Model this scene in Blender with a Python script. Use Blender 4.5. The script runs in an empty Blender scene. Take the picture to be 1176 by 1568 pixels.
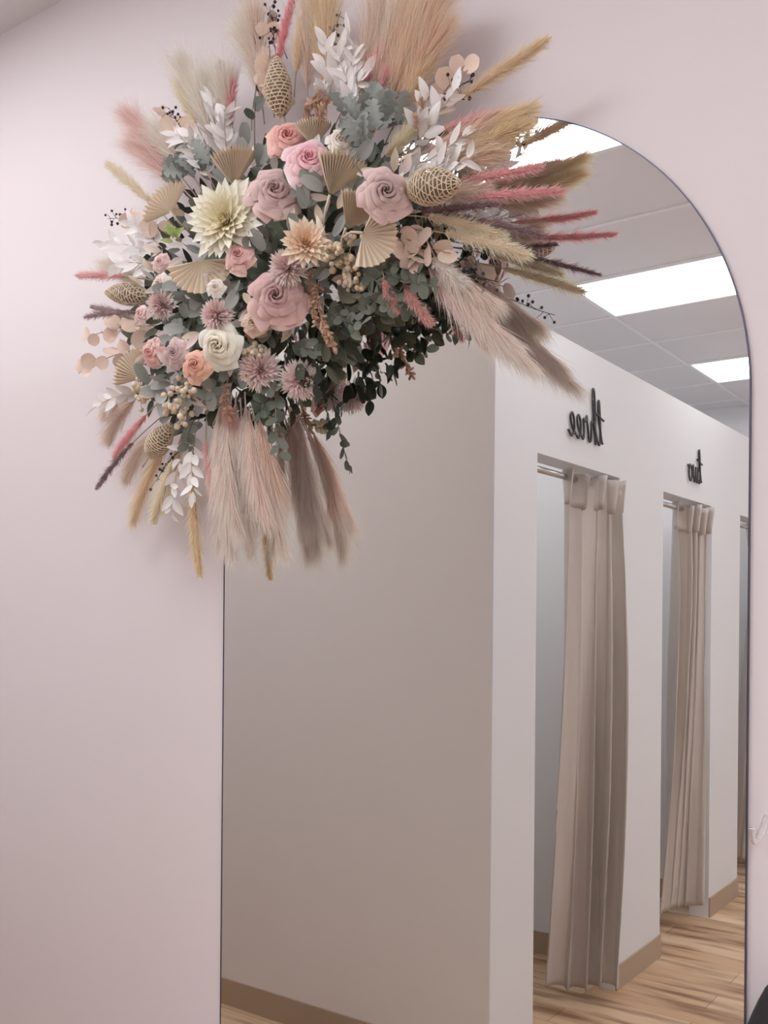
import bpy, math, random
import numpy as np
from mathutils import Matrix, Vector
random.seed(7); rng=np.random.default_rng(7)
S=bpy.context.scene
try:
    S.view_settings.view_transform='Standard'
    S.view_settings.exposure=0.17
    S.view_settings.gamma=1.16
except Exception: pass

def lin(c):
    c=np.array(c,float)/255.0
    return np.where(c<=0.04045,c/12.92,((c+0.055)/1.055)**2.4)
def L4(c): 
    l=lin(c); return (l[0],l[1],l[2],1)

# ------------------------------------------------------------ camera
CD=1.632; CH=1.53
FPX=1500.0; W0,H0=1176.0,1568.0; HOR=942.0
R3=(Matrix.Rotation(math.radians(35.6),4,'Z')@Matrix.Rotation(math.radians(90),4,'X')@Matrix.Rotation(math.radians(0.5),4,'Z'))
cam=bpy.data.cameras.new('camera'); co=bpy.data.objects.new('camera',cam); S.collection.objects.link(co)
co.matrix_world=Matrix.Translation((0,-CD,CH))@R3
cam.sensor_fit='AUTO'; cam.sensor_width=36; cam.lens=FPX/H0*36
cam.shift_y=(HOR-H0/2)/H0
cam.clip_start=0.02
S.camera=co
Rn=np.array(R3.to_3x3())
def WP(px,py,d=0.0):
    """photo measurement -> point at distance d in front of the mirror wall"""
    r=Rn@np.array([(px-W0/2)/FPX,-(py-HOR)/FPX,-1.0])
    t=(CD-d)/r[1]
    return np.array([0,-CD,CH])+r*t

# ------------------------------------------------------------ materials
def mat(name,col=(200,200,200),rough=.6,metal=0,**k):
    m=bpy.data.materials.new(name); m.use_nodes=True
    b=m.node_tree.nodes['Principled BSDF']
    b.inputs['Base Color'].default_value=L4(col); b.inputs['Roughness'].default_value=rough; b.inputs['Metallic'].default_value=metal
    for a,v in k.items():
        b.inputs[a.replace('_',' ')].default_value=v
    return m
def paint(name,c1,c2,rough=.55,scale=1.2,bump=.04):
    m=mat(name,c1,rough); nt=m.node_tree; b=nt.nodes['Principled BSDF']
    tc=nt.nodes.new('ShaderNodeTexCoord')
    n=nt.nodes.new('ShaderNodeTexNoise'); n.inputs['Scale'].default_value=scale
    r=nt.nodes.new('ShaderNodeMix'); r.data_type='RGBA'
    r.inputs['A'].default_value=L4(c1); r.inputs['B'].default_value=L4(c2)
    nt.links.new(tc.outputs['Object'],n.inputs['Vector']); nt.links.new(n.outputs[0],r.inputs['Factor'])
    nt.links.new(r.outputs['Result'],b.inputs['Base Color'])
    n2=nt.nodes.new('ShaderNodeTexNoise'); n2.inputs['Scale'].default_value=260
    nt.links.new(tc.outputs['Object'],n2.inputs['Vector'])
    bp=nt.nodes.new('ShaderNodeBump'); bp.inputs['Strength'].default_value=bump; bp.inputs['Distance'].default_value=.002
    nt.links.new(n2.outputs[0],bp.inputs['Height']); nt.links.new(bp.outputs[0],b.inputs['Normal'])
    return m
M_mauve=paint('paint_mauve',(224,215,219),(221,212,216))
M_beige=paint('paint_beige',(232,228,220),(229,225,217))
M_white=paint('paint_white',(227,227,228),(224,224,225))
M_tile=paint('ceiling_tile',(226,222,224),(220,216,218),.9,3,.3)
M_grid=mat('ceiling_grid_metal',(234,232,234),.5)
M_base=mat('vinyl_baseboard',(168,146,122),.5)
M_frame=mat('mirror_frame_edge',(66,66,84),.3,.7)
M_mirror=mat('mirror_silver',(236,237,238),.0,1.0)
M_rod=mat('rod_steel',(190,188,186),.25,1)
M_black=mat('sign_black',(24,20,22),.4)
M_clear=mat('acrylic_clear',(252,250,252),.08,0,Transmission_Weight=.9,IOR=1.3)
M_jacket=paint('black_fabric',(18,18,22),(30,28,34),.85,60,.5)
def emis(name,col,s):
    m=bpy.data.materials.new(name); m.use_nodes=True; nt=m.node_tree
    nt.nodes.clear(); e=nt.nodes.new('ShaderNodeEmission'); o=nt.nodes.new('ShaderNodeOutputMaterial')
    e.inputs[0].default_value=L4(col); e.inputs[1].default_value=s; nt.links.new(e.outputs[0],o.inputs[0]); return m
M_light=emis('light_diffuser',(252,249,252),8.4)
M_fill=emis('added_fill_glow',(255,250,250),4.2)  # weaker glow for the added alcove fill panel, not a known fixture
def curtain_mat():
    m=mat('curtain_satin',(192,181,171),.42); b=m.node_tree.nodes['Principled BSDF']
    b.inputs['Sheen Weight'].default_value=.25
    nt=m.node_tree; tc=nt.nodes.new('ShaderNodeTexCoord'); n=nt.nodes.new('ShaderNodeTexNoise'); n.inputs['Scale'].default_value=12
    mp=nt.nodes.new('ShaderNodeMapping'); mp.inputs['Scale'].default_value=(1,1,.4); mp.inputs['Rotation'].default_value=(.4,.2,0)
    nt.links.new(tc.outputs['Object'],mp.inputs[0]); nt.links.new(mp.outputs[0],n.inputs['Vector'])
    bp=nt.nodes.new('ShaderNodeBump'); bp.inputs['Strength'].default_value=.5; bp.inputs['Distance'].default_value=.025
    nt.links.new(n.outputs[0],bp.inputs['Height']); nt.links.new(bp.outputs[0],b.inputs['Normal'])
    return m
M_curt=curtain_mat()
def wood():
    m=mat('oak_floor',(200,160,110),.38); nt=m.node_tree; b=nt.nodes['Principled BSDF']
    tc=nt.nodes.new('ShaderNodeTexCoord')
    br=nt.nodes.new('ShaderNodeTexBrick'); br.inputs['Scale'].default_value=1; br.inputs['Brick Width'].default_value=1.2; br.inputs['Row Height'].default_value=.16
    br.inputs['Mortar Size'].default_value=.0015; br.offset=.37
    br.inputs['Color1'].default_value=L4((226,194,158)); br.inputs['Color2'].default_value=L4((190,150,112)); br.inputs['Mortar'].default_value=L4((130,94,66))
    nt.links.new(tc.outputs['Object'],br.inputs['Vector'])
    mp=nt.nodes.new('ShaderNodeMapping'); mp.inputs['Scale'].default_value=(1.3,9,1)
    n=nt.nodes.new('ShaderNodeTexNoise'); n.inputs['Scale'].default_value=1.6; n.inputs['Detail'].default_value=6
    nt.links.new(tc.outputs['Object'],mp.inputs[0]); nt.links.new(mp.outputs[0],n.inputs['Vector'])
    cr=nt.nodes.new('ShaderNodeValToRGB'); cr.color_ramp.elements[0].position=.34; cr.color_ramp.elements[0].color=L4((136,102,76)); cr.color_ramp.elements[1].position=.54; cr.color_ramp.elements[1].color=(1,1,1,1)
    nt.links.new(n.outputs[0],cr.inputs[0])
    mx=nt.nodes.new('ShaderNodeMix'); mx.data_type='RGBA'; mx.blend_type='MULTIPLY'; mx.inputs['Factor'].default_value=.85
    nt.links.new(br.outputs[0],mx.inputs['A']); nt.links.new(cr.outputs[0],mx.inputs['B']); nt.links.new(mx.outputs['Result'],b.inputs['Base Color'])
    return m
M_wood=wood()
def attrmat(name,rough=.7,trans=.25,emit=0):
    m=bpy.data.materials.new(name); m.use_nodes=True; nt=m.node_tree; nt.nodes.clear()
    o=nt.nodes.new('ShaderNodeOutputMaterial'); a=nt.nodes.new('ShaderNodeAttribute'); a.attribute_name='Col'
    p=nt.nodes.new('ShaderNodeBsdfPrincipled'); p.inputs['Roughness'].default_value=rough; p.inputs['Specular IOR Level'].default_value=.25
    t=nt.nodes.new('ShaderNodeBsdfTranslucent'); mx=nt.nodes.new('ShaderNodeMixShader'); mx.inputs[0].default_value=trans
    nt.links.new(a.outputs['Color'],p.inputs['Base Color']); nt.links.new(a.outputs['Color'],t.inputs['Color'])
    nt.links.new(p.outputs[0],mx.inputs[1]); nt.links.new(t.outputs[0],mx.inputs[2]); nt.links.new(mx.outputs[0],o.inputs[0])
    return m
M_petal=attrmat('silk_petals',.75,.15)
M_leaf=attrmat('leaves',.65,.18)
M_fluff=attrmat('grass_fluff',.8,.45)
M_solid=attrmat('dried_stems',.6,.0)

# ------------------------------------------------------------ mesh helpers
def mesh_obj(name,V,F,m=None,smooth=False,parent=None):
    me=bpy.data.meshes.new(name); me.from_pydata([tuple(v) for v in V],[],F); me.update()
    o=bpy.data.objects.new(name,me); S.collection.objects.link(o)
    if m: me.materials.append(m)
    if smooth: me.polygons.foreach_set('use_smooth',[True]*len(me.polygons))
    if parent: o.parent=parent
    return o
def empty(name):
    o=bpy.data.objects.new(name,None); S.collection.objects.link(o); o.empty_display_size=.1; return o
def boxes(name,bs,m,parent=None,bevel=0):
    V=[];F=[]
    for (x0,x1,y0,y1,z0,z1) in bs:
        k=len(V)
        V+=[(x0,y0,z0),(x1,y0,z0),(x1,y1,z0),(x0,y1,z0),(x0,y0,z1),(x1,y0,z1),(x1,y1,z1),(x0,y1,z1)]
        F+=[(k,k+3,k+2,k+1),(k+4,k+5,k+6,k+7),(k,k+1,k+5,k+4),(k+1,k+2,k+6,k+5),(k+2,k+3,k+7,k+6),(k+3,k,k+4,k+7)]
    o=mesh_obj(name,V,F,m,parent=parent)
    if bevel:
        b=o.modifiers.new('bevel','BEVEL'); b.width=bevel; b.segments=2
    return o
def norm(v): 
    v=np.array(v,float); return v/(np.linalg.norm(v)+1e-9)
def catmull(P,n=6):
    P=[np.array(p,float) for p in P]; P=[2*P[0]-P[1]]+P+[2*P[-1]-P[-2]]; out=[]
    for i in range(1,len(P)-2):
        for j in range(n):
            t=j/n; a,b,c,d=P[i-1:i+3]
            out.append(.5*((2*b)+(-a+c)*t+(2*a-5*b+4*c-d)*t*t+(-a+3*b-3*c+d)*t**3))
    out.append(P[-2]); return np.array(out)
def tube_geo(P,r,sides=6,taper=1.0):
    P=np.array(P,float); n=len(P); V=[];F=[]
    T=np.gradient(P,axis=0); up=np.array([.31,.23,.92])
    for i in range(n):
        t=norm(T[i]); s=norm(np.cross(t,up)); u=np.cross(s,t)
        rr=r*(1-(1-taper)*i/(n-1))
        for k in range(sides):
            a=2*math.pi*k/sides; V.append(P[i]+rr*(math.cos(a)*s+math.sin(a)*u))
    for i in range(n-1):
        for k in range(sides):
            k2=(k+1)%sides; F.append((i*sides+k,i*sides+k2,(i+1)*sides+k2,(i+1)*sides+k))
    F.append(tuple(range(sides))[::-1]); F.append(tuple((n-1)*sides+k for k in range(sides)))
    return V,F
def tubes_obj(name,lst,m,parent=None,sides=8):
    V=[];F=[]
    for P,r in lst:
        v,f=tube_geo(P,r,sides); k=len(V); V+=list(v); F+=[tuple(i+k for i in q) for q in f]
    return mesh_obj(name,V,F,m,True,parent)
class Buf:
    def __init__(s): s.V=[];s.F=[];s.C=[];s.n=0
    def add(s,V,F,C):
        V=np.asarray(V,float).reshape(-1,3); C=np.asarray(C,float)
        if C.ndim==1: C=np.tile(C,(len(V),1))
        s.V.append(V); s.C.append(C); n=s.n
        s.F+= [tuple(i+n for i in f) for f in F]; s.n+=len(V)
    def build(s,name,m,parent,smooth=True,sat=1.0,gain=1.0):
        V=np.concatenate(s.V); C=np.concatenate(s.C)
        V[:,1]=np.minimum(V[:,1],-.013-.004*np.abs(np.sin(V[:,0]*90)))   # everything rests in front of wall/mirror
        g=C.mean(1,keepdims=True); C=(g+(C-g)*sat)*gain
        me=bpy.data.meshes.new(name); me.from_pydata(V.tolist(),[],s.F); me.update()
        a=me.color_attributes.new('Col','FLOAT_COLOR','POINT')
        a.data.foreach_set('color',np.c_[np.clip(C,0,.93),np.ones(len(C))].astype(np.float32).ravel())
        me.polygons.foreach_set('use_smooth',[smooth]*len(me.polygons))
        me.materials.append(m); o=bpy.data.objects.new(name,me); S.collection.objects.link(o); o.parent=parent; return o

# ------------------------------------------------------------ room
CZ=3.18; XL,XR,YB=-4.8,1.8,-6.18
XC=-1.554; D=1.153; WT=2.55
boxes('floor',[(XL,XR,YB,0,-.05,0)],M_wood)
boxes('ceiling',[(XL,XR,YB,0,CZ,CZ+.05)],M_tile)
boxes('wall_front',[(XL-.1,XR+.1,0,.1,0,CZ)],M_mauve)
boxes('wall_back',[(XL-.1,XR+.1,YB-.1,YB,0,CZ)],M_white)
boxes('wall_left',[(XL-.1,XL,YB,0,0,CZ)],M_white)
boxes('wall_right',[(XR,XR+.1,YB,0,0,CZ)],M_white)
boxes('wall_alcove',[(XL,XC-.002,-D-.1,-D,0,WT)],M_beige)
doors=[(-1.46,-2.20),(-2.71,-3.42),(-3.92,-4.66)]
DH=2.10
edges=[-D-.002]+[e for d in doors for e in d]+[YB]
bs=[(XC-.1,XC,edges[i+1],edges[i],0,DH) for i in range(0,len(edges),2)]
bs.append((XC-.1,XC,YB,-D-.002,DH,WT))
bs+= [(-2.85,XC-.1,y-.08,y,0,WT) for y in (-2.42,-3.64,-4.88)]
bs.append((-2.95,-2.85,YB,-D-.1,0,WT))
boxes('wall_fitting_rooms',bs,M_white)
bb=[]
for i in range(0,len(edges),2): bb.append((XC,XC+.008,edges[i+1],edges[i],0,.1))
for y in (-2.42,-3.64,-4.88): bb.append((-2.85,XC-.1,y,y+.008,0,.1))
boxes('baseboard_fitting_rooms',bb,M_base)
boxes('baseboard_alcove',[(XL,XC,-D,-D+.008,0,.1)],M_base)
boxes('baseboard_front',[(XL,XR,-.008,0,0,.1)],M_base)
boxes('baseboard_back',[(XC,XR,YB,YB+.008,0,.1)],M_base)
# ceiling grid
g=[]
gx0=-2.112; gy0=-1.025
k=-3
while gx0+1.22*k<XR:
    x=gx0+1.22*k; k+=1
    if x>XL: g.append((x-.011,x+.011,YB,0,CZ-.006,CZ+.001))
for k in range(-2,10):
    y=gy0-.61*k
    if YB<y<0: g.append((XL,XR,y-.011,y+.011,CZ-.0065,CZ+.001))
boxes('trim_ceiling_grid',g,M_grid)
spots=[(cx,gy0-1.83*r,M_light) for cx in (-4.552,-2.112,.328) for r in range(3)]+[(-3.332,gy0+.61,M_fill)]  # far-left column and the last panel are unseen, added as fill light
for cx,y1,ml in spots:
    e=empty('ceiling_light_or_fill_panel')
    a=.02
    boxes('diffuser',[(cx+a,cx+1.22-a,y1-.61+a,y1-a,CZ-.004,CZ+.002)],ml,e)
    boxes('bezel',[(cx,cx+1.22,y1-a,y1,CZ-.01,CZ),(cx,cx+1.22,y1-.61,y1-.61+a,CZ-.01,CZ),(cx,cx+a,y1-.61+a,y1-a,CZ-.01,CZ),(cx+1.22-a,cx+1.22,y1-.61+a,y1-a,CZ-.01,CZ)],M_grid,e)
W=bpy.data.worlds.new('world'); S.world=W; W.use_nodes=True
W.node_tree.nodes['Background'].inputs[0].default_value=(.8,.75,.78,1); W.node_tree.nodes['Background'].inputs[1].default_value=.3

# ------------------------------------------------------------ arched mirror
mx0,mx1=-.993*CD,-.270*CD; mc=(mx0+mx1)/2; mr=(mx1-mx0)/2; ms=CH+.2244*CD; mb=.35
def arch(r,inset=0):
    pts=[(mc-r,mb+inset),(mc+r,mb+inset)]
    for i in range(97):
        a=math.pi*i/96; pts.append((mc+r*math.cos(a),ms+r*math.sin(a)))
    return pts
em=empty('arched_wall_mirror')
A=arch(mr-.0022,.0022); B=arch(mr,0)
mesh_obj('glass',[(x,-.006,z) for x,z in A],[tuple(range(len(A)))],M_mirror,parent=em)
n=len(A); V=[];F=[]
for (P,y) in ((B,0),(B,-.007),(A,-.007),(A,-.001)):
    V+=[(x,y,z) for x,z in P]
for l in range(3):
    for i in range(n):
        j=(i+1)%n; F.append((l*n+i,l*n+j,(l+1)*n+j,(l+1)*n+i))
mesh_obj('frame',V,F,M_frame,parent=em)

# ------------------------------------------------------------ curtains
def curtain(At,Bt,Ab,Bb,seed,door,zt=2.045,zb=.05,nf=4.0):
    r=random.Random(seed); e=empty('fitting_room_curtain')
    nu,nv=180,80; V=[];F=[]
    At,Bt,Ab,Bb=[np.array(q,float) for q in (At,Bt,Ab,Bb)]
    ph=[r.uniform(0,6.28) for _ in range(8)]
    def fold(u,v):
        uu=u+.055*math.sin(5*u+ph[0]+1.6*v)+.03*v*math.sin(9*u+ph[5]-2.5*v)
        return uu*2*math.pi*nf+ph[1]+.8*v*math.sin(2*u+ph[6])
    for j in range(nv+1):
        v=j/nv; z=zt+(zb-zt)*v
        s=v**1.7
        A=At+(Ab-At)*s; B=Bt+(Bb-Bt)*v
        d=B-A; p=norm(np.array([-d[1],d[0]])); 
        if p[0]<0: p=-p
        for i in range(nu+1):
            u=i/nu; a=fold(u,v)
            amp=(.022+.022*math.sin(math.pi*min(1,v*1.05)))*(.75+.65*math.sin(4.1*u+ph[2]+2.6*v))
            amp=max(amp,.008)
            w=math.sin(a)+.35*math.sin(2*a+ph[4]+3*v)*v+.2*math.sin(3.3*a+ph[7]-5*v)*v*(1-v)*3
            q=A+d*u+p*(amp*w+.028*math.sin(4.5*u+ph[3]+2.2*v)*v)+norm(d)*(.016*math.cos(a+.6*v))
            V.append((q[0],q[1],z+.012*math.sin(8*u+ph[3])*v))
    for j in range(nv):
        for i in range(nu):
            k=j*(nu+1)+i; F.append((k,k+1,k+nu+2,k+nu+1))
    o=mesh_obj('drape',V,F,M_curt,True,e)
    m=o.modifiers.new('solid','SOLIDIFY'); m.thickness=.003
    V2=[];F2=[]; rows=6
    d=Bt-At; p=norm(np.array([-d[1],d[0]])); 
    if p[0]<0: p=-p
    for j in range(rows):
        t=j/(rows-1); z=zt+.035-.13*t
        for i in range(nu+1):
            u=i/nu; a=fold(u,0)
            q=At+d*u+p*(.006+(.038-.016*t)*math.sin(a))+norm(d)*(.018*math.cos(a))
            V2.append((q[0],q[1],z+.008*math.sin(a*.5)))
    for j in range(rows-1):
        for i in range(nu):
            k=j*(nu+1)+i; F2.append((k,k+1,k+nu+2,k+nu+1))
    o2=mesh_obj('header_band',V2,F2,M_curt,True,e); m=o2.modifiers.new('solid','SOLIDIFY'); m.thickness=.006
    tubes_obj('rod',[([(-1.604,door[0],2.06),(-1.604,(door[0]+door[1])/2,2.06),(-1.604,door[1],2.06)],.012)],M_rod,e,12)
    boxes('brackets',[(-1.625,-1.583,door[0]-.012,door[0],2.03,2.09),(-1.625,-1.583,door[1],door[1]+.012,2.03,2.09)],M_rod,e,.003)
curtain((-1.605,-1.80),(-1.55,-2.155),(-1.73,-1.91),(-1.51,-2.13),4,doors[0])
curtain((-1.605,-3.03),(-1.56,-3.37),(-1.71,-3.08),(-1.55,-3.37),9,doors[1],zb=.08)
curtain((-1.605,-4.27),(-1.56,-4.62),(-1.70,-4.33),(-1.55,-4.60),15,doors[2],zb=.08)

# ------------------------------------------------------------ script signs
LET={
't':([[(-.05,.1),(.1,.3),(.42,1.3),(.5,1.9),(.4,2.0),(.28,1.2),(.22,.3),(.35,.0),(.6,.2)],[(-.15,1.2),(.3,1.3),(.85,1.42)]],.6),
'h':([[(-.05,.1),(.3,.9),(.52,1.9),(.5,2.45),(.36,2.3),(.26,1.4),(.16,.0),(.2,.3),(.4,.85),(.6,.95),(.66,.5),(.66,.1),(.82,.0),(.98,.2)]],.95),
'r':([[(-.05,.1),(.15,.8),(.22,1.12),(.32,.85),(.56,.92),(.5,.4),(.56,.03),(.78,.12)]],.75),
'e':([[(-.05,.1),(.32,.4),(.48,.8),(.34,1.02),(.14,.75),(.12,.25),(.36,-.02),(.72,.2)]],.68),
'w':([[(-.1,.7),(.05,.95),(.08,.3),(.22,.0),(.42,.3),(.5,.9),(.52,.25),(.68,0),(.9,.4),(.95,.98),(1.15,.85)]],1.1),
'o':([[(.45,.95),(.12,.8),(.04,.35),(.25,.0),(.55,.15),(.62,.6),(.42,.97),(.5,.75),(.8,.9)]],.8)}
def sign(word,y0,z0,u,name):
    e=empty(name); x=0; lst=[]
    for ch in word:
        st,adv=LET[ch]
        for s in st:
            P=catmull([(XC+.008,y0+(x+a)*u,z0+b*u) for a,b in s],6); lst.append((P,.0045))
        x+=adv
    tubes_obj('lettering',lst,M_black,e,8)
sign('three',-2.0,2.20,.084,'room_sign_three')
sign('two',-3.22,2.19,.080,'room_sign_two')

# ------------------------------------------------------------ crystal hook & black jacket at right of mirror
e=empty('acrylic_wall_hook')
h0=WP(1176,1268,0.0); hx,hz=h0[0],h0[2]
tubes_obj('hook',[(catmull([(hx,-.001,hz+.02),(hx,-.010,hz+.018),(hx-.004,-.02,hz),(hx-.010,-.028,hz-.018),(hx-.014,-.036,hz-.012),(hx-.013,-.042,hz+.005)]),.005)],M_clear,e,10)
e=empty('black_jacket')
j0=WP(1165,1500,.065); jx=j0[0]+.052; jz=j0[2]+.0
V=[];F=[];nu,nv=60,30
for j in range(nv+1):
    v=j/nv
    for i in range(nu):
        a=2*math.pi*i/nu
        hw=.03+.075*min(1,v*3.2)**.7; dp=.012+.03*min(1,v*1.5)
        f=1+.12*math.sin(7*a+3*v)*v+.05*math.sin(13*a)*v
        V.append((jx+hw*math.cos(a)*f,-.065+dp*math.sin(a)*f,jz+.03-.62*v-.02*abs(math.cos(a))))
for j in range(nv):
    for i in range(nu):
        i2=(i+1)%nu; F.append((j*nu+i,j*nu+i2,(j+1)*nu+i2,(j+1)*nu+i))
F.append(tuple(range(nu))[::-1]); F.append(tuple(nv*nu+i for i in range(nu)))
mesh_obj('body',V,F,M_jacket,True,e)
tubes_obj('peg',[([(jx,-.001,jz+.03),(jx,-.03,jz+.03),(jx,-.07,jz+.035)],.008)],M_rod,e)

# ============================================================ FLORAL ARRANGEMENT
petB,leafB,flufB,solB,fanB=Buf(),Buf(),Buf(),Buf(),Buf()
spine=[(255,570),(330,460),(400,370),(500,290),(600,320)]
def segd(p,a,b):
    p,a,b=map(lambda q:np.array(q,float),(p,a,b)); t=np.clip(np.dot(p-a,b-a)/np.dot(b-a,b-a),0,1); return np.linalg.norm(p-a-t*(b-a))
def dcore(px,py):
    d=min(segd((px,py),spine[i],spine[i+1]) for i in range(4)); return .045+.125*math.exp(-(d/115)**2)
CEN=(420,410)
OUT=norm((.5,-.85,.02))
def outn(px,py,k=.35):
    a=WP(px,py,.1); c=WP(*CEN,.1); r=a-c; r[1]=0
    return norm(OUT+k*r/.35)

def petal(buf,o,t,n,L,Wd,bend=.5,cup=.3,shape='round',c0=(1,1,1),c1=(1,1,1),nu=5,nv=6,fold=0,b0=0.0,twist=0):
    if shape=='lobed': nv=14
    t=norm(t); n=norm(n-np.dot(n,t)*t); s=np.cross(t,n)
    v=np.linspace(0,1,nv); u=np.linspace(-1,1,nu)
    a=b0+bend*v
    dt=np.cos(a); dn=np.sin(a)
    T=np.concatenate([[0],np.cumsum((dt[1:]+dt[:-1])/2)])/(nv-1)*L
    N=np.concatenate([[0],np.cumsum((dn[1:]+dn[:-1])/2)])/(nv-1)*L
    if shape=='round': f=np.sin(math.pi*(.07+.84*v))**.6
    elif shape=='point': f=np.maximum(np.sin(math.pi*v**.8),0)**.85+.03
    elif shape=='strap': f=np.minimum(1,1.8*np.sqrt(np.maximum(1-v,0)))*(.45+.55*v)+.02
    elif shape=='lobed': f=(np.maximum(np.sin(math.pi*(.08+.86*v)),0)**.6)*np.where(np.arange(nv)%3==0,.38,1.0)
    f=f*Wd/2
    UU,VV=np.meshgrid(u,np.arange(nv)); 
    nx=-np.sin(a)[VV]; nnn=np.cos(a)[VV]
    off=(cup*UU**2+fold*np.abs(UU))*f[VV]
    tt=T[VV]+off*nx; nn=N[VV]+off*nnn; ss=UU*f[VV]+0
    if shape=='lobed': tt=tt+np.abs(UU)*L*.10
    P=o+tt[...,None]*t+nn[...,None]*n+ss[...,None]*s
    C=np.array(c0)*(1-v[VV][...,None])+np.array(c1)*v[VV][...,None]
    F=[(j*nu+i,j*nu+i+1,(j+1)*nu+i+1,(j+1)*nu+i) for j in range(nv-1) for i in range(nu-1)]
    buf.add(P.reshape(-1,3),F,C.reshape(-1,3))
def frame(n):
    n=norm(n); a=norm(np.cross(n,(.1,.2,1))); return a,np.cross(n,a),n
def rose(px,py,rp,c_in,c_out,d=None,open_=1.0,nrm=None,Ln=9):
    d=dcore(px,py)+.05 if d is None else d
    R=rp*1.22e-3; n=outn(px,py) if nrm is None else nrm
    n=norm(n+rng.normal(0,.09,3)); A,B,n=frame(n); o=WP(px,py,d)-n*R*.55
    ci,co_=lin(c_in),lin(c_out); tw=rng.uniform(0,6)
    for i in range(Ln):
        q=i/(Ln-1); k=3 if i<6 else 5
        wrap=(1.3 if i<6 else .80)
        for j in range(k):
            jr=rng.normal(0,.05)
            rt=R*(.09+(.93+jr)*q**1.1*open_); rb=R*(.03+.10*q); zt=R*(1.05-.08*q-.42*q**2.5+rng.normal(0,.03))
            ph=tw+i*1.13+j*2*math.pi/k+rng.normal(0,.10)
            nu,nv=13,10; u=np.linspace(-1,1,nu); v=np.linspace(0,1,nv); U,Vv=np.meshgrid(u,v)
            f=np.sin(math.pi*(.1+.78*Vv**1.2))**.4
            an=ph+U*wrap*f
            pr=rng.uniform(0,6); ruf=np.sin(U*4.0+pr)*Vv**3
            r=rb+(rt-rb)*Vv**(.8)+R*(.06+.05*q)*U+R*.15*(.3+q)*np.maximum(Vv-.72,0)*3.4+R*.03*(.3+q)*ruf
            z=zt*np.sin(Vv*math.pi/2)**.8-R*.22*(.25+q)*np.maximum(Vv-.76,0)*4*(1-.35*np.abs(U))-R*.22*np.abs(U)**1.8*Vv**2+R*.04*ruf
            P=o+(r*np.cos(an))[...,None]*A+(r*np.sin(an))[...,None]*B+z[...,None]*n
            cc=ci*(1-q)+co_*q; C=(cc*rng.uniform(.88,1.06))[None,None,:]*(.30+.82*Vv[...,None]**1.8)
            F=[(y*nu+x,y*nu+x+1,(y+1)*nu+x+1,(y+1)*nu+x) for y in range(nv-1) for x in range(nu-1)]
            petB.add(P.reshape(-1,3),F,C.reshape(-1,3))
def dahlia(px,py,rp,c_in,c_out,N=85,wid=.26,maxt=1.5,d=None,shape='point',ball=0,cup=.35,dark=.8,mp=3):
    d=dcore(px,py)+.045 if d is None else d
    R=rp*1.42e-3; n=norm(outn(px,py)+rng.normal(0,.08,3)); A,B,n=frame(n); o=WP(px,py,d)-n*R*.25
    ci,co_=lin(c_in),lin(c_out)
    for k in range(N):
        q=(k+.5)/N; th=k*2.39996; ti=.12+(maxt-.12)*(q**.75 if not ball else q**.62)
        rad=math.cos(th)*A+math.sin(th)*B
        t=math.sin(ti)*rad+math.cos(ti)*n; nn=-math.cos(ti)*rad+math.sin(ti)*n
        L=R*((.42+.58*q**.7) if not ball else (.80+.2*q))*rng.uniform(.86,1.06)
        c=(ci*(1-q)+co_*q)
        if ball:
            t=norm(t+rng.normal(0,.10,3))
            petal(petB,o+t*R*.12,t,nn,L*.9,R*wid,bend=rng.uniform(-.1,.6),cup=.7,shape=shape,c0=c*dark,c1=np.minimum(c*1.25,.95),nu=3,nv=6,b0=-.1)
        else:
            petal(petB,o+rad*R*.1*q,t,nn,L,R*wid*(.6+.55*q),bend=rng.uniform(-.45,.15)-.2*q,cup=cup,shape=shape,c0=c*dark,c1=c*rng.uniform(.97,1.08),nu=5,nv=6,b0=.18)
def tubeC(P,r,c,sides=5,taper=.6,buf=None):
    v,f=tube_geo(P,r,sides,taper); (buf or solB).add(v,f,np.array(c))
def bez(a,b,c,n=14):
    t=np.linspace(0,1,n)[:,None]; return (1-t)**2*a+2*t*(1-t)*b+t*t*c
def axis(bx,by,tx,ty,db,dt,bend):
    a=WP(bx,by,db); c=WP(tx,ty,dt); m=(a+c)/2; ax=c-a; side=norm(np.cross(ax,(0,-1,0)))
    return a,m+side*bend*np.linalg.norm(ax)+np.array([0,-.02,.0]),c
def norm_rows(v): return v/(np.linalg.norm(v,axis=1,keepdims=True)+1e-9)
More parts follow.
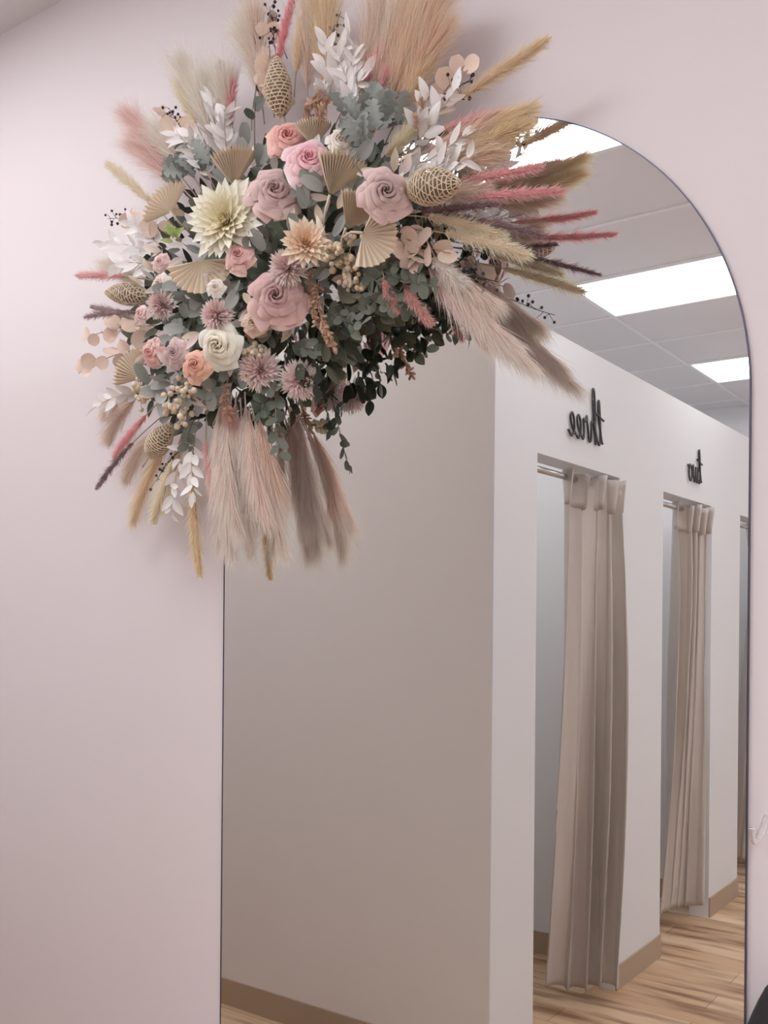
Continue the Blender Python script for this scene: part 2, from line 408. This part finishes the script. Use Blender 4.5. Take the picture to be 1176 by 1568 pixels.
def strands(a,m,c,n,t0,L,ang,wid,col,colt,prof,droop=0.0,cj=.08,curl=.25):
    t=t0+(1-t0)*rng.random(n)**.9
    T=t[:,None]; P=(1-T)**2*a+2*T*(1-T)*m+T*T*c
    tg=2*(1-T)*(m-a)+2*T*(c-m); tg/=np.linalg.norm(tg,axis=1,keepdims=True)
    r=rng.normal(size=(n,3)); r-= (r*tg).sum(1,keepdims=True)*tg; r/=np.linalg.norm(r,axis=1,keepdims=True)
    s=(t-t0)/(1-t0); pr=prof(s)
    an=(ang*(.4+1.0*rng.random(n)))[:,None]; l=(L*pr*rng.uniform(.55,1.2,n))[:,None]
    d1=np.cos(an)*tg+np.sin(an)*r
    j=rng.normal(size=(n,3))*curl*.5
    d2=norm_rows(d1+tg*.25+j*.5+np.array([0,0,-droop])); d3=norm_rows(d2+j+np.array([0,0,-droop*1.3]))
    P1=P+d1*l*.35; P2=P1+d2*l*.35; P3=P2+d3*l*.3
    sd=norm_rows(np.cross(d1,rng.normal(size=(n,3))))*wid
    V=np.stack([P-sd*.5,P+sd*.5,P1-sd*.5,P1+sd*.5,P2-sd*.35,P2+sd*.35,P3],1)
    cc=np.array(col)[None]*np.clip(1+rng.normal(0,cj,(n,1)),.6,1.4)
    ct=np.array(colt)[None]*np.clip(1+rng.normal(0,cj,(n,1)),.6,1.4)
    C=np.stack([cc*.9,cc*.9,cc,cc,(cc+ct)/2,(cc+ct)/2,ct],1)
    F=[]
    for i in range(n):
        k=i*7; F+=[(k,k+1,k+3,k+2),(k+2,k+3,k+5,k+4),(k+4,k+5,k+6)]
    flufB.add(V.reshape(-1,3),F,C.reshape(-1,3))
def pampas(bx,by,tx,ty,col,n=1500,L=.09,ang=.4,bend=.05,db=.09,dt=.12,t0=.15,colt=None,droop=.12,wid=.0008):
    a,m,c=axis(bx,by,tx,ty,db,dt,bend); c0=lin(col); c1=lin(colt) if colt else np.minimum(c0*1.25,.95)
    c2=a+(c-a)*.88; m2=a+(m-a)*.95
    tubeC(bez(a,m2,c2),.0018,c0*.7)
    strands(a,m2,c2,n,t0,L,ang,wid,c0,c1,lambda s:(.5+.8*np.sin(np.pi*np.clip(s*.85+.12,0,1))),droop,curl=.32,cj=.12)
def foxtail(bx,by,tx,ty,col,n=1500,rad=.016,bend=.05,db=.10,dt=.12,t0=.35,colt=None,stem=(170,150,120)):
    a,m,c=axis(bx,by,tx,ty,db,dt,bend); c0=lin(col); c1=lin(colt) if colt else np.minimum(c0*1.3,.95)
    tubeC(bez(a,m,c),.0016,lin(stem))
    P=bez(a,m,c,20); k=int(20*t0); Q=P[k:]
    v,f=[],[]
    T=np.gradient(Q,axis=0); nn=len(Q)
    for i in range(nn):
        tt=norm(T[i]); s=norm(np.cross(tt,(.3,.2,.9))); u=np.cross(s,tt); rr=rad*.42*math.sin(math.pi*min(1,(i+.4)/nn*.97+.03))**.5
        for q in range(6): v.append(Q[i]+rr*(math.cos(q*1.0472)*s+math.sin(q*1.0472)*u))
    for i in range(nn-1):
        for q in range(6): f.append((i*6+q,i*6+(q+1)%6,(i+1)*6+(q+1)%6,(i+1)*6+q))
    flufB.add(v,f,c0*.9)
    strands(a,m,c,n,t0,rad*1.75,.66,.0009,c0,c1,lambda s:(.35+.75*np.sin(np.pi*np.clip(s*.93+.05,0,1))**.6)*(1+.18*np.sin(s*38)),0,.1,.2)
def spray(bx,by,tx,ty,col,n=12,Ll=.055,Wl=.018,shape='point',bend=.08,db=.09,dt=.12,ang=.7,var=.07,t0=.2,fold=.25,stemc=(190,170,150),cup=.0,bd=.4):
    a,m,c=axis(bx,by,tx,ty,db,dt,bend); P=bez(a,m,c,24); tubeC(P,.0014,lin(stemc)); T=np.gradient(P,axis=0)
    c0=lin(col)
    for k in range(n):
        q=t0+(1-t0)*(k+.5)/n; i=min(23,int(q*23)); tg=norm(T[i]); sgn=1 if k%2 else -1
        s=norm(np.cross(tg,norm(OUT+rng.normal(0,.45,3))))
        dr=norm(tg*math.cos(ang)+s*sgn*math.sin(ang)+rng.normal(0,.18,3)); 
        nn=norm(OUT+rng.normal(0,.45,3))
        sc=rng.uniform(.75,1.1)*(1-.25*q); cc=c0*(1+rng.normal(0,var))
        petal(leafB,P[i],dr,nn,Ll*sc,Wl*sc,bend=rng.normal(0,bd),shape=shape,cup=cup,fold=fold,c0=cc*.9,c1=np.minimum(cc*1.06,1),nu=5,nv=8)
def leafat(px,py,d,ang,col,L,Wd,shape='point',fold=.2,spread=.5,bd=.4):
    o=WP(px,py,d); n=norm(OUT+rng.normal(0,spread,3))
    A=norm(np.array([.75,.65,0])); B=np.array([0,0,1.0])
    t=norm(math.cos(ang)*A+math.sin(ang)*B+OUT*rng.uniform(-.1,.6)); c=lin(col)*(1+rng.normal(0,.12))
    petal(leafB,o,t,n,L,Wd,bend=rng.normal(-.2,bd),shape=shape,cup=.1,fold=fold,c0=c*.85,c1=np.minimum(c*1.12,1),nu=5,nv=8)
def fan(px,py,rp,ang,col,span=4.2,pl=15,d=None,nrm=None,tilt=.1):
    d=dcore(px,py)+.03 if d is None else d
    R=rp*1.42e-3; n=norm(outn(px,py,.2)+rng.normal(0,tilt,3)) if nrm is None else norm(nrm); 
    A=norm(np.cross(np.array([0,0,1.0]),n)); B=np.cross(n,A)
    o=WP(px,py,d); V=[];F=[];C=[]; c=lin(col); nr=5
    for k in range(2*pl+1):
        th=ang-span/2+span*k/(2*pl); dr=math.cos(th)*A+math.sin(th)*B; h=1 if k%2 else -1
        for r in range(nr):
            q=.06+.94*r/(nr-1)
            rr=R*q*(1.0 if h>0 or r<nr-1 else .93)
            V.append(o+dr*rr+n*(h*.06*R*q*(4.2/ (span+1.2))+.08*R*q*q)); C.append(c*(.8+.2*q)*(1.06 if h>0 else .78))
    for k in range(2*pl):
        for r in range(nr-1):
            a=k*nr+r; F.append((a,a+1,a+nr+1,a+nr))
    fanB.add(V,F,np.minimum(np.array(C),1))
    dr=math.cos(ang+math.pi)*A+math.sin(ang+math.pi)*B
    tubeC([o+n*.004,o+dr*R*.3-n*.01,o+dr*R*.5-n*.05],.0028,c*.75)
def cone(bx,by,tx,ty,rp,d=.13,col=(222,198,166)):
    a=WP(bx,by,d); c=WP(tx,ty,d+.02); ax=c-a; Ln=np.linalg.norm(ax); n=norm(ax); A,B,n=frame(n); R=rp*1.4e-3
    pr=lambda t:R*(math.sin(math.pi*min(1,max(0,t))**.85)**.75) if 0<t<1 else 0
    C=lin(col)
    for dirn in (1,-1):
        for k in range(9):
            P=[]
            for i in range(26):
                t=.01+.98*i/25; th=k*2*math.pi/9+dirn*t*3.0; P.append(a+ax*t+pr(t)*(math.cos(th)*A+math.sin(th)*B))
            tubeC(P,.00095,C*rng.uniform(.85,1.1),4,1)
    for k in range(17):
        t=.04+.92*k/16; P=[a+ax*(t+.008*math.sin(3*th))+pr(t)*1.02*(math.cos(th)*A+math.sin(th)*B) for th in np.linspace(0,2*math.pi,20)]
        tubeC(P,.0013,C*rng.uniform(.9,1.15),4,1)
    tubeC([a-ax*.3,a,a+ax*.1],.002,C*.7)
    V=[];F=[]
    for i in range(9):
        t=i/8
        for k in range(10): V.append(a+ax*t+.8*pr(t)*(math.cos(k*.6283)*A+math.sin(k*.6283)*B))
    for i in range(8):
        for k in range(10): F.append((i*10+k,i*10+(k+1)%10,(i+1)*10+(k+1)%10,(i+1)*10+k))
    solB.add(V,F,C*.35)
sv=[];sf=[]
for i in range(7):
    for k in range(8):
        p=math.pi*i/6; a=2*math.pi*k/8; sv.append((math.sin(p)*math.cos(a),math.sin(p)*math.sin(a),math.cos(p)))
for i in range(6):
    for k in range(8): sf.append((i*8+k,i*8+(k+1)%8,(i+1)*8+(k+1)%8,(i+1)*8+k))
sv=np.array(sv)
def ball(p,r,c,st=(1,1,1)): solB.add(p+sv*r*np.array(st),sf,c)
def berries(bx,by,tx,ty,col=(50,34,40),n=12,r=.0034,db=.1,dt=.12,spread=.013):
    a,m,c=axis(bx,by,tx,ty,db,dt,.06); P=bez(a,m,c,16); C=lin(col); tubeC(P,.0011,C*.9)
    for k in range(n):
        i=int(15*(.5+.5*(k+.5)/n)); q=P[i]; e=q+rng.normal(0,spread,3)*np.array([1,.7,1]); tubeC([q,(q+e)/2+rng.normal(0,.002,3),e],.0007,C,4); ball(e,r*rng.uniform(.8,1.15),C)
def cluster(px,py,rp,col,n=22,r=.007,d=None):
    d=dcore(px,py)+.035 if d is None else d; o=WP(px,py,d); C=lin(col)
    for k in range(n):
        e=o+rng.normal(0,rp*.55*1.4e-3,3); tubeC([o-OUT*.03,(o+e)/2,e],.001,C*.5,4); ball(e,r*rng.uniform(.7,1.2),C*rng.uniform(.85,1.1))
def seedsprig(bx,by,tx,ty,col=(200,156,124),n=16,db=.12,dt=.14):
    a,m,c=axis(bx,by,tx,ty,db,dt,.08); P=bez(a,m,c,20); tubeC(P,.0013,lin(col)*.7); T=np.gradient(P,axis=0)
    for k in range(n):
        i=int(19*(.2+.8*(k+.5)/n)); 
        for s in range(2):
            t=norm(norm(T[i])+rng.normal(0,.6,3)); petal(leafB,P[i],t,norm(rng.normal(0,1,3)),.015,.009,bend=.8,cup=.9,c0=lin(col)*.9,c1=lin(col)*rng.uniform(1,1.25),nu=5,nv=5)

# ---- plumes
BP=(242,216,202); TAN=(242,212,178); PINK=(246,206,198); WB=(244,228,216); GB=(230,208,194); HP=(252,146,162); PLUM=(146,114,122); CREAM=(248,226,198)
for a in [
 (405,190,388,5,BP),(430,180,366,35,WB),(470,170,478,-35,BP),(500,175,500,-20,TAN),(550,180,585,-25,BP),(560,190,620,-10,BP),
 (575,195,690,-35,(246,210,188)),(565,190,655,-30,(246,212,190)),(590,190,645,25,(244,208,184)),(600,200,680,35,(244,206,184)),
 (335,240,270,80,WB),(330,240,310,120,WB),(300,300,182,160,PINK),(300,310,195,210,PINK),(310,290,235,195,WB),
 (360,210,345,125,WB)]:
    pampas(*a,L=.09)
for a in [(630,240,832,158,TAN),(640,250,825,188,TAN),(650,260,775,230,(238,208,188)),(640,240,760,190,PINK),(630,300,745,290,GB)]:
    pampas(*a,L=.065,bend=.06,droop=.05,ang=.34)
for a in [(655,350,826,584,(248,220,210)),(650,360,800,545,(246,218,208)),(640,380,775,525,(240,212,204)),(660,370,752,465,BP)]:
    pampas(*a,n=1500,L=.095,bend=.10,dt=.10,ang=.22,droop=.25)
BT=(251,222,212)
for i,a in enumerate([(345,600,334,850,BT),(355,605,352,866,BT),(368,610,384,862,(252,226,216)),(385,620,438,862,(250,222,210)),(382,620,410,805,(246,214,202)),(395,630,428,765,(234,202,184)),(340,600,345,785,BT),(362,600,370,745,(246,214,202)),(375,600,394,810,BT),(350,600,362,835,BT)]):
    pampas(*a,n=1300,L=.10,bend=(-.03,.03,-.05,-.06,.03,-.04,.02,0,-.03,.02)[i],dt=(.10,.14,.12,.11,.15,.1,.16,.1,.09,.17)[i],ang=.24,droop=.12,t0=.1,wid=.0008)
for a in [(280,640,195,818,TAN),(260,640,185,745,BP),(300,650,240,790,CREAM),(225,590,155,640,GB),(220,600,160,680,GB),(240,470,165,400,WB),(230,430,150,400,WB)]:
    pampas(*a,n=1100,L=.06,bend=.04,dt=.07)
for a in [(640,190,836,62,TAN,.07),(590,220,660,90,TAN,.05),(575,260,630,200,CREAM,.1),(600,330,772,362,CREAM,-.05),(620,350,810,392,CREAM,-.04),
          (640,380,712,440,WB,-.05),(270,350,165,252,CREAM,.05),(300,650,306,880,(244,212,172),.03),(285,650,235,798,CREAM,-.05),(320,230,272,128,CREAM,.05),
          (545,330,548,255,CREAM,.05),(450,160,468,30,TAN,.03),(640,260,800,190,(242,212,174),.05)]:
    foxtail(*a[:5],bend=a[5],rad=.018)
for a in [(420,180,452,-10,HP,-.04),(520,190,648,-5,HP,.05),(535,150,600,60,HP,.03),(355,230,357,122,(250,156,166),.02),(640,290,828,256,(248,172,174),.03),(640,310,862,292,(248,172,176),.02),
          (585,400,612,475,(242,166,156),.06),(610,400,660,495,(224,162,146),.1),(260,600,175,700,(250,156,166),.0),(318,620,330,772,(248,192,186),.04),(240,430,118,422,(248,180,180),.02),
          (560,200,600,100,(246,180,180),.03),(640,210,770,172,(246,184,174),.04),(345,590,356,650,(232,166,162),.04)]:
    foxtail(*a[:5],bend=a[5],rad=.013,n=1500,colt=(253,214,212))
for a in [(590,330,765,312,PLUM,.03),(600,320,835,362,PLUM,-.03),(255,480,130,486,(174,144,146),.04),(245,640,148,748,(128,98,106),.02),(345,190,338,98,(176,158,158),.02),(240,500,140,470,(176,150,150),.03)]:
    foxtail(*a[:5],bend=a[5],rad=.011,n=1300,colt=(196,172,174))
# ---- sprays
WH=(246,240,238)
for a in [(490,190,537,48),(500,190,500,65),(510,200,560,110),(340,260,325,145),(350,250,345,165),(620,250,700,135),(590,290,714,205),(600,300,690,240),(270,400,155,372),(260,390,200,340),
          (300,650,262,790),(305,640,300,770),(230,600,148,622),(330,260,268,205),(250,410,175,405),(560,220,520,90),(640,290,720,240),(640,230,655,150),(330,290,290,205),(520,190,545,75)]:
    spray(*a,WH,n=13,Ll=.054,Wl=.021,bd=.6,dt=.14)
for a in [(420,180,410,30),(440,170,395,80),(640,200,718,92),(260,500,128,520),(250,530,120,572),(290,380,188,330),(580,340,690,388),(310,240,245,172),(250,520,165,500),(610,350,640,400)]:
    spray(*a,(238,206,184),n=8,Ll=.046,Wl=.046,shape='round',ang=.8,fold=.05,cup=.15,stemc=(150,110,90))
for a in [(390,230,394,112,2),(560,400,672,440,14),(560,410,640,478,14),(540,440,600,470,12),(430,580,432,705,9),(440,520,490,535,10),(300,640,290,690,7),(500,470,540,495,10),(420,600,400,640,9),(520,450,560,500,9),(400,560,425,600,9),(560,380,650,420,14),(540,400,620,450,14)]:
    spray(*a[:4],random.choice([(100,108,94),(80,92,76),(112,118,104)]),n=a[4],Ll=.034,Wl=.024,shape='round',ang=.9,fold=.1,stemc=(110,110,90))
spray(385,200,398,112,(108,118,108),n=2,Ll=.07,Wl=.035,fold=.15)
for (x,y,a0) in [(570,200,1.6),(545,195,2.2),(595,190,1.0),(575,165,1.5),(560,220,1.9),(300,270,2.4),(285,260,3.0),(315,255,1.8)]:
    for k in range(4):
        leafat(x+rng.normal(0,8),y+rng.normal(0,8),dcore(x,y)+.05,a0+rng.normal(0,.6),(142,150,144),.058,.036,'lobed',.15)
# ---- core foliage
poly=[(245,350),(330,265),(420,225),(540,215),(620,255),(640,320),(620,410),(560,440),(520,490),(470,550),(430,600),(380,640),(290,660),(225,610),(205,520),(215,420)]
def inside(x,y):
    c=False; j=len(poly)-1
    for i in range(len(poly)):
        xi,yi=poly[i];xj,yj=poly[j]
        if (yi>y)!=(yj>y) and x<(xj-xi)*(y-yi)/(yj-yi)+xi: c=not c
        j=i
    return c
SAGE=[(144,150,140),(158,162,156),(130,138,126),(150,154,150),(118,126,110)]
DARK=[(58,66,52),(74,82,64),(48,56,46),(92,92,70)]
cnt=0
while cnt<600:
    x=rng.uniform(200,660); y=rng.uniform(165,690)
    if not inside(x,y): continue
    cnt+=1
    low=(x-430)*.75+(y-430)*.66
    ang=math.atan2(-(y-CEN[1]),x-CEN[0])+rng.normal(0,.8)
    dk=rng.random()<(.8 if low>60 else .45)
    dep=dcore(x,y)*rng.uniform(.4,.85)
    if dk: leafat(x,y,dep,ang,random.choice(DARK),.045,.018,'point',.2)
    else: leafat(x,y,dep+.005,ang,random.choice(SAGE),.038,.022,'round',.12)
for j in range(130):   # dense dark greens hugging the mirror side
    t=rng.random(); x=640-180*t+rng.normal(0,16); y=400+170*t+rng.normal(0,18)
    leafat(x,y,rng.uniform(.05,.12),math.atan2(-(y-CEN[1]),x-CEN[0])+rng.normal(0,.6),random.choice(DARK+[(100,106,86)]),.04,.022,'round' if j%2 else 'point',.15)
for (x,y,k) in [(455,325,4),(480,310,3),(380,330,5),(400,250,3),(385,225,3),(540,250,3),(345,445,5),(355,480,3),(400,385,5),(510,345,3),(505,390,3),(270,510,5),(285,490,3),(355,555,4),(260,595,4),
                (300,450,3),(480,430,4),(560,300,3),(270,430,3),(365,520,4),(455,280,4),(320,600,5),(500,285,3),(240,600,3)]:
    a0=math.atan2(-(y-CEN[1]),x-CEN[0])
    for j in range(k):
        leafat(x+rng.normal(0,10),y+rng.normal(0,10),dcore(x,y)+.02,a0+rng.normal(0,1.3),random.choice(SAGE[:4]),.046,.025,'round',.12,.35)
for j in range(7): leafat(272+rng.normal(0,5),362+rng.normal(0,7),.18,2.2+rng.normal(0,.7),(160,188,84),.028,.012)
for j in range(230):
    x=rng.uniform(215,640); y=rng.uniform(200,640)
    if not inside(x,y) or (x-430)*.75+(y-430)*.66>70: continue
    leafat(x,y,dcore(x,y)+rng.uniform(0,.035),math.atan2(-(y-CEN[1]),x-CEN[0])+rng.normal(0,.9),random.choice([(240,232,226),(238,216,196),(236,208,200),(230,206,170)]),.042,.016,'point',.2)
# fans
FT=(238,216,188)
for a in [(308,398,52,-1.5,3.0,.22),(555,358,46,-.3,3.0,.21),(262,325,48,2.2,2.4,.15),(505,300,64,1.25,1.2,.20),(358,286,60,1.6,1.3,.16),(215,580,50,2.3,2.0,.14),(530,350,48,1.0,1.4,.2),(480,225,42,1.6,1.4,.15),(435,180,34,1.8,1.4,.13)]:
    fan(a[0],a[1],a[2],a[3],FT,span=a[4],d=a[5])
cone(428,178,424,85,19,.15); cone(625,290,705,280,22,.17); cone(228,452,160,448,18,.12); cone(228,700,262,648,19,.12)
for a in [(250,350,165,335),(300,230,258,165),(500,120,522,18),(440,90,412,10),(660,160,725,122),(290,680,240,738),(640,380,762,432),(430,110,418,40)]:
    berries(*a)
for a in [(530,400,28),(520,380,18),(540,430,16),(285,600,24),(270,630,18),(215,600,16),(390,540,10),(410,630,10)]:
    cluster(*a,col=(228,206,172),r=.0062)
for a in [(480,400,488,500),(490,420,500,510),(480,230,505,150),(490,230,490,140),(470,220,480,150),(385,460,385,520),(350,580,352,640),(500,480,512,535),(640,210,650,150),(560,230,575,180)]:
    seedsprig(*a)
# ---- flowers
dahlia(343,335,60,(246,230,188),(249,243,232),N=120,wid=.31,maxt=1.5,d=.235,dark=.82)
dahlia(468,370,37,(244,200,162),(247,228,206),N=80,wid=.32,maxt=1.45,dark=.8)
PM=(248,218,214)
for a in [(330,482,27),(440,408,30),(397,567,35),(458,583,32),(245,465,26)]:
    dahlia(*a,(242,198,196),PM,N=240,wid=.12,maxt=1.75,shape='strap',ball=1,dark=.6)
rose(440,212,32,(242,150,146),(252,200,188)); rose(473,247,35,(248,166,178),(252,210,214),Ln=10); rose(420,295,38,(186,148,148),(226,196,192))
rose(590,296,34,(182,150,150),(224,194,190)); rose(423,456,42,(178,136,138),(228,190,186),Ln=10); rose(366,392,24,(224,156,154),(234,196,188))
rose(300,560,24,(228,150,130),(242,192,170)); rose(232,540,22,(236,162,158),(246,198,190)); rose(268,540,22,(186,154,154),(218,192,190))
rose(335,530,33,(244,232,200),(247,241,226),Ln=7); rose(245,435,19,(244,212,200),(247,232,226)); rose(388,494,18,(228,190,168),(238,210,194)); rose(522,215,20,(238,218,204),(243,232,222))
rose(245,402,15,(238,188,184),(244,208,204)); rose(215,480,15,(238,188,184),(244,208,204)); rose(330,440,14,(242,222,208),(246,234,226))

eF=empty('floral_arrangement')
petB.build('blooms',M_petal,eF,True,1.0,1.06); leafB.build('foliage',M_leaf,eF,True,.8,1.0); fanB.build('palm_fans',M_leaf,eF,False,.9); flufB.build('pampas_and_foxtails',M_fluff,eF,False,.92,1.03); solB.build('stems_berries_cones',M_solid,eF,True,.85)
V=[];F=[]
Pp=[WP(x,y,.0) for x,y in [(265,560),(300,450),(360,370),(440,300),(530,280),(600,300),(590,370),(510,400),(440,470),(390,560),(320,610)]]
cen=sum(Pp)/len(Pp)
n=len(Pp)
for dd,sc in ((.0,1),(.04,.95),(.08,.7)):
    for p in Pp:
        q=cen+(p-cen)*sc; V.append((q[0],-max(dd,.001)-.012,q[2]))
for l in range(2):
    for i in range(n):
        j=(i+1)%n; F.append((l*n+i,l*n+j,(l+1)*n+j,(l+1)*n+i))
F.append(tuple(2*n+i for i in range(n)))
mesh_obj('foam_base',V,F,mat('moss_green',(70,78,62),.95),True,eF)
print('verts',petB.n,leafB.n,flufB.n,solB.n)
